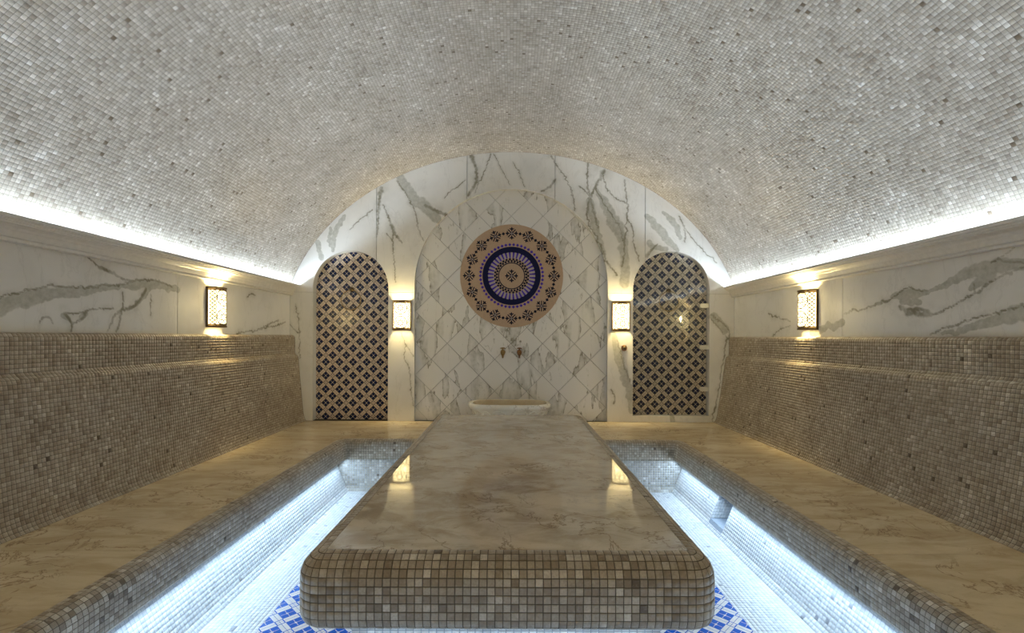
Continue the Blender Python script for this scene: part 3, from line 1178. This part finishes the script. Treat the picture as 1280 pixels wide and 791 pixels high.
# the same pattern on the pool floor, both sides of the table's foot
PLX, PLY0, PLY1 = (-0.487, 0.458), 1.495, 3.92
step = TP / math.sqrt(2)
mats = [M['blue_lit'], M['cream_glaze_lit'], M['blue_lit']]  # lit-coloured copies of the niche tile's glazes
shared = None
n_single, rest = 0, MB()
put = lambda u, v, d: (u, v, FZ + 0.005 - d)
cells = []
for i in range(-40, 41):
    for j in range(0, 60):
        if (i + j) % 2:
            continue
        for pl in ([(-1, 0, -PX0), (1, 0, PLX[0]), (0, -1, -1.2), (0, 1, PY1)], [(-1, 0, -PLX[1]), (1, 0, PX1), (0, -1, -1.2), (0, 1, PY1)],
                   [(-1, 0, -PLX[0]), (1, 0, PLX[1]), (0, -1, -1.2), (0, 1, PLY0 - 0.002)]):
            cu, cv = PX0 + (i + 16) * step, 1.2 + j * step
            if pl[1][2] == PX1:
                cu += (PX1 - PX0) - round((PX1 - PX0) / step) * step
            g = lattice_tile(cu, cv, pl)
            if g:
                cells.append((cv + 0.25 * abs(abs(cu) - 1.1), cu, cv, g))
cells.sort(key=lambda q: q[0])
for k, (_, cu, cv, (base, shp, whole)) in enumerate(cells):
    if cv > 1.75 and n_single < 300 and abs(cu) > 0.4:
        n_single += 1
        if whole and shared is not None:
            me = shared
        else:
            me = tile_mesh(base, shp, put, 0.008, (cu, cv, FZ + 0.005), mats)
            if whole:
                shared = me
        link('patterned_tile', me, floor, (cu, cv, FZ + 0.005))
    else:
        n = len(base)
        rest.add([put(u, v, 0) for u, v in base], [tuple(range(n))], 0)
        for m, q in shp:
            rest.add([put(u, v, -0.0005) for u, v in q], [tuple(range(len(q)))], m)
rest.build('patterned_tiling', mats, floor, kind='stuff')

# ------------------------------------------------------------------ central niche: diagonal marble tiles
c, r, zs, zb = N_MID
planes = arch_planes(c, r, zs, zb)
dh = 19.9 / 104.3
shared = None
for i in range(-8, 9):
    for j in range(-2, 18):
        if (i + j) % 2:
            continue
        cu, cv = -0.015 + i * dh, 0.735 - 6 * dh + dh + (j - 0) * dh - dh
        g = 0.0024
        full = [(cu + dh - g, cv), (cu, cv + dh - g), (cu - dh + g, cv), (cu, cv - dh + g)]
        p = clip(full, planes)
        if len(p) < 3 or area(p) < 3e-4:
            continue
        whole = area(p) > 0.9999 * area(full)
        if whole and shared is not None:
            me = shared
        else:
            b = MB().prism([(x - cu, z - cv) for x, z in p], 0.0, 0.075)
            b.f = [q[::-1] for q in b.f]
            me = mesh('marble_tile', b.v, [q[::-1] for q in b.f], M['marble_tile'])
            if whole:
                shared = me
        o = link('marble_tile', me, wall_back, (cu, 5.85 + random.uniform(-0.0006, 0.0006), cv))

# ------------------------------------------------------------------ heated stone table
TC, TH = -0.011, 0.551                  # centre x, half width of the marble
TY0, TY1 = 1.487, 4.05
TZ = 0.352
table = thing('heated_stone_table', 'massage table of polished cream marble with rounded mosaic sides in the pool', 'table', (TC, 2.75, FZ))
slab('marble_top', [(TC - TH, TY0), (TC + TH, TY0), (TC + TH, TY1), (TC - TH, TY1)], TZ - 0.04, TZ, M['tabletop'], table)
RT, RB, TT = 0.066, 0.045, 0.215
tp = Curve([(0.0, 0.0), (0.009, 0.0)] + [(0.009 + RT * math.sin(a), -RT + RT * math.cos(a)) for a in np.linspace(0, PI / 2, 14)]
           + [(0.009 + RT - RB + RB * math.cos(a), -TT + RB - RB * math.sin(a)) for a in np.linspace(0, PI / 2, 9)] + [(0.0, -TT)])
RI = 0.004
cor = []
for cx, cyy, a0 in ((TC - TH + RI, TY0 + RI, PI), (TC + TH - RI, TY0 + RI, 1.5 * PI), (TC + TH - RI, TY1 - RI, 2 * PI), (TC - TH + RI, TY1 - RI, 2.5 * PI)):
    for a in np.linspace(a0, a0 + PI / 2, 6):
        cor.append((cx + RI * math.cos(a), cyy + RI * math.sin(a), math.cos(a), math.sin(a)))
cor.append(cor[0])
cor = np.array(cor)
# stone columns: along the straight sides by the pitch, four round each corner
cols = []
for q in range(4):
    base = q * 6
    for i in range(5):
        cols.append(cor[base + i])
    a, b_ = cor[base + 5], cor[(base + 6)] if q < 3 else cor[24]
    L = np.hypot(*(b_[:2] - a[:2]))
    n = int(round(L / PITCH))
    for i in range(n):
        cols.append(a + (b_ - a) * i / n)
cols.append(cor[0])
cols = np.array(cols)


def S_table(s, t):
    p = tp(s)
    q = np.stack([np.interp(t, np.arange(len(cols)), cols[:, k]) for k in range(4)], -1)
    n = q[..., 2:] / np.linalg.norm(q[..., 2:], axis=-1, keepdims=True)
    return np.stack([q[..., 0] + n[..., 0] * p[..., 0], q[..., 1] + n[..., 1] * p[..., 0], TZ + p[..., 1]], -1)


se = edges(tp.L)
te = np.arange(len(cols), dtype=float)
s_, t_ = np.meshgrid(se, te, indexing='ij')
tflip = True
MB().grid(S_table(s_, t_), flip=tflip).build('grout_bed', M['grout'], table)
V, tflip = tile_arrays(S_table, se, te, away=(TC, 2.75, 0.2))
nfront = int(round((2 * TH - 2 * RI) / PITCH))
pick = np.zeros(V.shape[:2], bool)
pick[1:9, 5 + (nfront - 37) // 2: 5 + (nfront - 37) // 2 + 37] = True
stones('mosaic', V, ~pick, M['tile_warm'], table, flip=tflip)
single_stones(V, pick, M['tile_warm_one'], table, flip=tflip)
# foot of the table
fx0, fx1 = PLX
v_, f_ = box(fx0, fx1, PLY0, PLY1, FZ, TZ - TT + 0.03)
foot = obj('foot', v_, f_, M['grout_pool'], table)
H = TZ - TT + 0.01 - FZ
for S_, L in ((lambda s, t: np.stack([fx0 + t, np.full_like(s, PLY0), FZ + s], -1), fx1 - fx0),
              (lambda s, t: np.stack([np.full_like(s, fx0), PLY1 - t, FZ + s], -1), PLY1 - PLY0),
              (lambda s, t: np.stack([np.full_like(s, fx1), PLY0 + t, FZ + s], -1), PLY1 - PLY0)):
    V, f2 = tile_arrays(S_, edges(H), edges(L), away=(TC, 2.75, -0.1))
    stones('foot_mosaic', V, np.ones(V.shape[:2], bool), M['tile_pool'], foot, flip=f2)

# ------------------------------------------------------------------ round medallion on the niche wall
MX, MZ, MR = -0.008, 1.735, 0.617
med = thing('wall_medallion', 'round tan medallion with a navy rosette and ring of snowflakes on the niche wall', 'medallion', (MX, 5.846, MZ))
YM = 5.846


def ngon(cx, cz, r, n, a0=0.0):
    return [(cx + r * math.cos(a0 + 2 * PI * k / n), cz + r * math.sin(a0 + 2 * PI * k / n)) for k in range(n)]


def ring(b, r0, r1, y, n=96, m=0):
    v = [(MX + r * math.cos(2 * PI * k / n), y, MZ + r * math.sin(2 * PI * k / n)) for r in (r0, r1) for k in range(n)]
    b.add(v, [(k, (k + 1) % n, n + (k + 1) % n, n + k) for k in range(n)], m)
    v = [(MX + r1 * math.cos(2 * PI * k / n), yy, MZ + r1 * math.sin(2 * PI * k / n)) for yy in (y, y + 0.002) for k in range(n)]
    b.add(v, [(k, (k + 1) % n, n + (k + 1) % n, n + k) for k in range(n)], m)


MB().prism(ngon(MX, MZ, MR, 96), YM - 0.004, YM + 0.002).build('disc', M['disc'], med)
b = MB(); ring(b, MR * 0.455, MR * 0.565, YM - 0.0064); b.build('navy_band', M['ink_navy'], med)
b = MB(); ring(b, MR * 0.345, MR * 0.457, YM - 0.0050); b.build('violet_band', M['violet'], med)
b = MB(); ring(b, MR * 0.243, MR * 0.262, YM - 0.0064); b.build('thin_ring', M['ink'], med)
def polar_rect(ang, r, hr, ht):
    ca, sa = math.cos(ang), math.sin(ang)
    pts = [(r - hr, -ht), (r + hr, -ht), (r + hr, ht), (r - hr, ht)]
    return [(MX + (x * ca - y * sa), MZ + (x * sa + y * ca)) for x, y in pts]


for k in range(36):
    MB().prism(polar_rect(2 * PI * k / 36, MR * 0.402, MR * 0.058, MR * 0.0195), YM - 0.0064, YM - 0.0045).build('spoke', M['pale_inlay'], med)
b = MB()
for k in range(50):
    a = 2 * PI * k / 50
    b.prism(ngon(MX + MR * 0.605 * math.cos(a), MZ + MR * 0.605 * math.sin(a), MR * 0.032, 4, a), YM - 0.0056, YM - 0.003)
b.build('outer_beads', M['violet'], med, kind='stuff')
b = MB()
for rr, off_ in ((0.323, 0), (0.288, 0.5)):
    for k in range(30):
        a = 2 * PI * (k + off_) / 30
        b.prism(ngon(MX + MR * rr * math.cos(a), MZ + MR * rr * math.sin(a), MR * 0.027, 4, a), YM - 0.0060, YM - 0.003)
b.build('inner_beads', M['ink'], med, kind='stuff')


def snowflake(cx, cz, R, rot):
    b = MB()
    ca, sa = math.cos(rot), math.sin(rot)
    tr = lambda p: [(cx + R * (x * ca - y * sa), cz + R * (x * sa + y * ca)) for x, y in p]
    for k in range(4):
        q = k * PI / 2
        c2, s2 = math.cos(q), math.sin(q)
        r2 = lambda p: tr([(x * c2 - y * s2, x * s2 + y * c2) for x, y in p])
        # a straight arm with an arrow head and barbs, and a shorter slanting arm
        for poly in ([(0.0, -0.085), (0.86, -0.085), (0.86, 0.085), (0.0, 0.085)],
                     [(0.70, -0.22), (1.02, 0.0), (0.70, 0.22)],
                     [(0.50, 0.05), (0.62, 0.05), (0.84, 0.30), (0.72, 0.38)],
                     [(0.50, -0.05), (0.72, -0.38), (0.84, -0.30), (0.62, -0.05)],
                     [(0.02, 0.13), (0.13, 0.02), (0.66, 0.55), (0.55, 0.66)]):
            b.prism(r2(poly), YM - 0.0056, YM - 0.0035, 0)
        b.prism(r2([(0.0, -0.04), (0.36, -0.04), (0.36, 0.04), (0.0, 0.04)]), YM - 0.0062, YM - 0.0035, 1)
    b.build('snowflake', [M['ink'], M['pale_inlay']], med)


for k in range(16):
    a = PI / 2 + 2 * PI * k / 16
    snowflake(MX + MR * 0.825 * math.cos(a), MZ + MR * 0.825 * math.sin(a), MR * 0.122, a)
    a += PI / 16
    MB().prism(ngon(MX + MR * 0.83 * math.cos(a), MZ + MR * 0.83 * math.sin(a), MR * 0.034, 4, a), YM - 0.0056, YM - 0.003).build('diamond', M['ink'], med)
snowflake(MX, MZ, MR * 0.128, 0)

# ------------------------------------------------------------------ stone basin under the taps
KX, KY, KZ = -0.022, 5.52, 0.265
kur = thing('stone_basin', 'pale marble wash basin with a carved rim below the brass taps', 'basin', (KX, KY, 0))


def superell(a, b_, n, p=3.2):
    out = []
    for k in range(n):
        t = 2 * PI * k / n
        c2, s2 = math.cos(t), math.sin(t)
        out.append((a * math.copysign(abs(c2) ** (2 / p), c2), b_ * math.copysign(abs(s2) ** (2 / p), s2)))
    return out


prof = [(0.60, 0.0), (0.62, 0.02), (0.70, 0.05), (0.84, 0.12), (0.93, 0.185), (0.97, 0.205), (1.0, 0.215), (1.01, 0.235), (1.0, 0.255), (0.975, 0.265), (0.90, 0.265), (0.87, 0.255), (0.84, 0.22), (0.76, 0.15), (0.60, 0.10), (0.30, 0.09)]
n = 64
v = []
for k_, z in prof:
    for i, (x, y) in enumerate(superell(0.46, 0.26, n)):
        lob = 1.0
        if 0.04 < z < 0.2 and k_ < 0.96 and prof.index((k_, z)) < 6:
            lob = 1.0 + 0.018 * abs(math.sin(8 * 2 * PI * i / n / 2))
        v.append((KX + x * k_ * lob, KY + y * k_ * lob, z + 0.001))
f = []
for i in range(len(prof) - 1):
    for k in range(n):
        f.append((i * n + k, i * n + (k + 1) % n, (i + 1) * n + (k + 1) % n, (i + 1) * n + k))
f.append(tuple(range(n))[::-1])
f.append(tuple((len(prof) - 1) * n + k for k in range(n)))
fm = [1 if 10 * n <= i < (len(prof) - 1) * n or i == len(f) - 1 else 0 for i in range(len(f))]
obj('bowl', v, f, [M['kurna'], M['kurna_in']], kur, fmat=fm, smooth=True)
# carved arches hanging below the rim
pts = superell(0.462, 0.262, 160)
for q in range(10):
    a0 = PI + PI * (q + 0.5) / 10
    arc = []
    for k in range(9):
        u = k / 8
        a = a0 + (u - 0.5) * 0.27
        c2, s2 = math.cos(a), math.sin(a)
        x, y = 0.462 * math.copysign(abs(c2) ** 0.625, c2), 0.262 * math.copysign(abs(s2) ** 0.625, s2)
        z = 0.150 + 0.045 * math.sin(PI * u) ** 0.6
        kk = 0.885 + (z - 0.15) * 1.15
        arc.append((KX + x * kk, KY + y * kk, z))
    MB().tube(arc, 0.009, 6).build('carved_arch', M['kurna'], kur, smooth=True)


def tap(x, z, mat, label):
    t = thing('wall_tap', label, 'tap', (x, 5.85, z), 'brass taps above the basin')
    MB().lathe([(0.030, 0.0), (0.030, 0.006), (0.022, 0.012), (0.014, 0.018), (0.014, 0.050)], (x, 5.85, z), 'y', 16).build('flange', mat, t, smooth=True)
    MB().lathe([(0.012, -0.062), (0.013, -0.04), (0.020, -0.03), (0.026, -0.012), (0.026, 0.012), (0.018, 0.026), (0.010, 0.03)], (x, 5.79, z), 'z', 16).build('body', mat, t, smooth=True)
    b = MB().tube([(x, 5.79, z - 0.03), (x, 5.765, z - 0.04), (x, 5.745, z - 0.062)], 0.010, 8)
    b.build('spout', mat, t, smooth=True)
    b = MB().lathe([(0.008, 0.028), (0.008, 0.040), (0.024, 0.043), (0.026, 0.050), (0.018, 0.056), (0.006, 0.058)], (x, 5.79, z), 'z', 14)
    b.tube([(x - 0.03, 5.79, z + 0.048), (x + 0.03, 5.79, z + 0.048)], 0.006, 6)
    b.build('handle', mat, t, smooth=True)


tap(-0.108, 0.822, M['brass'], 'left of the two small brass taps above the basin')
tap(0.088, 0.822, M['copper'], 'right of the two small brass taps above the basin, redder')

kx, kz = 1.333, 0.878
kn = thing('round_knob', 'round dark copper knob below the sconce beside the glass door', 'knob', (kx, 5.8, kz))
MB().lathe([(0.036, 0.0), (0.036, 0.006), (0.030, 0.010), (0.014, 0.012)], (kx, 5.8, kz), 'y', 20).build('rosette', M['copper'], kn, smooth=True)
MB().lathe([(0.012, 0.012), (0.013, 0.022), (0.022, 0.026), (0.024, 0.034), (0.018, 0.042), (0.006, 0.044)], (kx, 5.8, kz), 'y', 16).build('button', M['bronze'], kn, smooth=True)

for x, zc, lab in ((-1.938, 1.440, 'thin brass ring hanging from a dark rosette in the left tiled niche'),
                   (1.888, 1.440, 'thin brass ring hanging from a dark rosette behind the glass door')):
    t = thing('hanging_ring', lab, 'ring', (x, 5.9, zc + 0.12), 'brass rings in the tiled niches')
    yy = 5.868
    MB().tube([(x + 0.118 * math.cos(a), yy, zc + 0.118 * math.sin(a)) for a in np.linspace(0, 2 * PI, 41)[:-1]], 0.0052, 8, True).build('ring', M['brass'], t, smooth=True)
    MB().lathe([(0.030, 0.0), (0.030, 0.006), (0.018, 0.012), (0.012, 0.024), (0.016, 0.034), (0.010, 0.044)], (x, 5.899, zc + 0.128), 'y', 18).build('rosette', M['bronze'], t, smooth=True)

# ------------------------------------------------------------------ glass door over the right niche
c, r, zs, zb = N_RIGHT
gd = thing('glass_door', 'clear arched glass door with three steel hinges over the right tiled niche', 'door', (c, 5.83, zb))
rr = r - 0.012
out = [(c - rr, zb + 0.008), (c + rr - 0.01, zb + 0.008)] + [(c + (rr - 0.005 * (1 + math.cos(a))) * math.cos(a), zs + rr * math.sin(a)) for a in np.linspace(0, PI, 41)]
MB().prism(out, 5.826, 5.834).build('pane', M['glass'], gd)
for hz in (1.387, 0.890, 0.392):
    b = MB()
    hx0, hx1 = c + rr - 0.092, c + rr + 0.006
    pl = [(hx0 + 0.012, hz - 0.026), (hx1, hz - 0.026), (hx1, hz + 0.026), (hx0 + 0.012, hz + 0.026), (hx0, hz + 0.012), (hx0, hz - 0.012)]
    b.prism(pl, 5.816, 5.826)
    b.prism(pl, 5.834, 5.844)
    b.build('hinge', M['chrome'], gd)

# ------------------------------------------------------------------ sconces
SW, SD, SH = 0.104, 0.088, 0.352


def arc_pt(u, k=1.0):
    """u 0..1 along the half round front"""
    a = PI * u
    c2, s2 = math.cos(a), math.sin(a)
    return -SW * k * math.copysign(abs(c2) ** 0.72, c2), -SD * k * abs(s2) ** 0.72 - 0.004


def make_sconce(loc, rz, label):
    t = thing('wall_sconce', label, 'lamp', (0, 0, 0), 'pierced metal sconces')
    MB().box(-SW - 0.003, SW + 0.003, -0.006, 0.0, -SH / 2, SH / 2).build('back_plate', M['bronze'], t, local=True)
    for nm, za, zb_ in (('lower_rail', -SH / 2, -SH / 2 + 0.013), ('upper_rail', SH / 2 - 0.013, SH / 2)):
        P = np.array([[(*arc_pt(u, k), z) for k, z in ((1.03, za), (1.03, zb_), (0.97, zb_), (0.97, za), (1.03, za))] for u in np.linspace(0, 1, 25)])
        MB().grid(P).build(nm, M['bronze'], t, local=True)
    b = MB()
    for sx in (-1, 1):
        b.box(min(sx * SW, sx * (SW + 0.004)), max(sx * SW, sx * (SW + 0.004)), -0.022, -0.004, -SH / 2 + 0.013, SH / 2 - 0.013)
    b.build('side_rail', M['bronze'], t, local=True)
    # pierced shade: ribbons of metal on the curved front
    us = np.linspace(0, 1, 121)
    ap = np.array([arc_pt(u) for u in us])
    al = np.concatenate([[0], np.cumsum(np.linalg.norm(np.diff(ap, axis=0), axis=1))])
    AL = al[-1]

    def on(aa, z, k=1.0):
        x = np.interp(aa, al, ap[:, 0]); y = np.interp(aa, al, ap[:, 1])
        return (x * k, y * k, z)
    sh = MB()

    def ribbon(pts, wdt):
        n_ = len(pts)
        L_, R_ = [], []
        for i, (a_, z_) in enumerate(pts):
            p0, p1 = pts[max(0, i - 1)], pts[min(n_ - 1, i + 1)]
            d = math.hypot(p1[0] - p0[0], p1[1] - p0[1]) or 1
            nx, nz = -(p1[1] - p0[1]) / d * wdt / 2, (p1[0] - p0[0]) / d * wdt / 2
            L_.append((a_ + nx, z_ + nz)); R_.append((a_ - nx, z_ - nz))
        P = np.array([[on(*l), on(*r_)] for l, r_ in zip(L_, R_)])
        sh.grid(P)
    mid = AL / 2
    zlim = SH / 2 - 0.012
    for zc in (-SH / 4, SH / 4):
        R_ = 0.078
        ribbon([(mid + 0.026 * math.cos(a), zc + 0.026 * math.sin(a)) for a in np.linspace(0, 2 * PI, 25)], 0.0080)
        for k in range(8):
            a = 2 * PI * k / 8
            for sd in (-1, 1):
                pt = []
                for q in range(7):
                    u = q / 6
                    rr_ = 0.028 + (R_ - 0.028) * u
                    pt.append((mid + rr_ * math.cos(a + sd * 0.30 * math.sin(PI * u)), zc + rr_ * math.sin(a + sd * 0.30 * math.sin(PI * u))))
                ribbon(pt, 0.0080)
        ribbon([(mid + R_ * math.cos(a), zc + R_ * math.sin(a)) for a in np.linspace(0, 2 * PI, 37)], 0.0080)
    for sd in (-1, 1):
        for k in range(11):
            z0 = -zlim + 2 * zlim * k / 10
            for dz in (-1, 1):
                pt = [(mid + sd * (0.075 + 0.06 * q / 5), z0 + dz * 0.055 * q / 5) for q in range(6)]
                pt = [(min(max(a_, 0.002), AL - 0.002), z_) for a_, z_ in pt if abs(z_) <= zlim]
                if len(pt) > 1:
                    ribbon(pt, 0.0080)
    for sd in (-1, 1):
        for zc in (-SH / 2 + 0.02, SH / 2 - 0.02):
            for k in range(4):
                ribbon([(mid + sd * 0.014 * k - 0.008, zc - 0.012), (mid + sd * 0.014 * k + 0.008, zc + 0.012)], 0.0080)
                ribbon([(mid + sd * 0.014 * k + 0.008, zc - 0.012), (mid + sd * 0.014 * k - 0.008, zc + 0.012)], 0.0080)
    sh.build('pierced_shade', M['bronze'], t, local=True)
    P = np.array([[(*arc_pt(u, 0.92), z) for z in (-SH / 2 + 0.03, SH / 2 - 0.03)] for u in np.linspace(0.01, 0.99, 25)])
    MB().grid(P).build('diffuser', M['glow'], t, local=True)
    d = bpy.data.lights.new('bulb', 'POINT')
    d.energy = BULB_W
    d.color = WARM
    d.shadow_soft_size = 0.06
    lo = bpy.data.objects.new('bulb', d)
    lo.parent = t
    lo.location = (0, -0.05, 0.03)
    COL.objects.link(lo)
    t.location = loc
    t.rotation_euler = (0, 0, rz)
    return t


def dup(root, loc, rz, label):
    r_ = root.copy()
    COL.objects.link(r_)
    r_.location = loc
    r_.rotation_euler = (0, 0, rz)
    r_['label'] = label
    for ch in list(root.children):
        c_ = ch.copy()
        COL.objects.link(c_)
        c_.parent = r_
    return r_


SZ = 1.253
s0 = make_sconce((-1.307, Y1, SZ), 0, 'glowing pierced metal sconce on the back wall between left niche and central arch')
dup(s0, (1.292, Y1, SZ), 0, 'glowing pierced metal sconce on the back wall above the copper knob')
dup(s0, (-WX, 4.31, SZ), PI / 2, 'glowing pierced metal sconce on the left side wall under the cornice')
dup(s0, (WX, 4.31, SZ), -PI / 2, 'glowing pierced metal sconce on the right side wall under the cornice')
dup(s0, (-WX, 0.75, SZ), PI / 2, 'unseen sconce added on the left side wall to light the near ledge')  # out of view; this pair is added to light the near ledges
dup(s0, (WX, 0.75, SZ), -PI / 2, 'unseen sconce added on the right side wall to light the near ledge')
for sx, lab in ((-1, 'left'), (1, 'right')):  # four more unseen lamps, added to brighten the table front
    dup(s0, (sx * 0.45, Y0, SZ), PI, 'unseen sconce added at the middle of the front wall to light the table, %s one' % lab)
    dup(s0, (sx * 1.30, Y0, SZ), PI, 'unseen sconce added on the front wall to light the table, %s one' % lab)
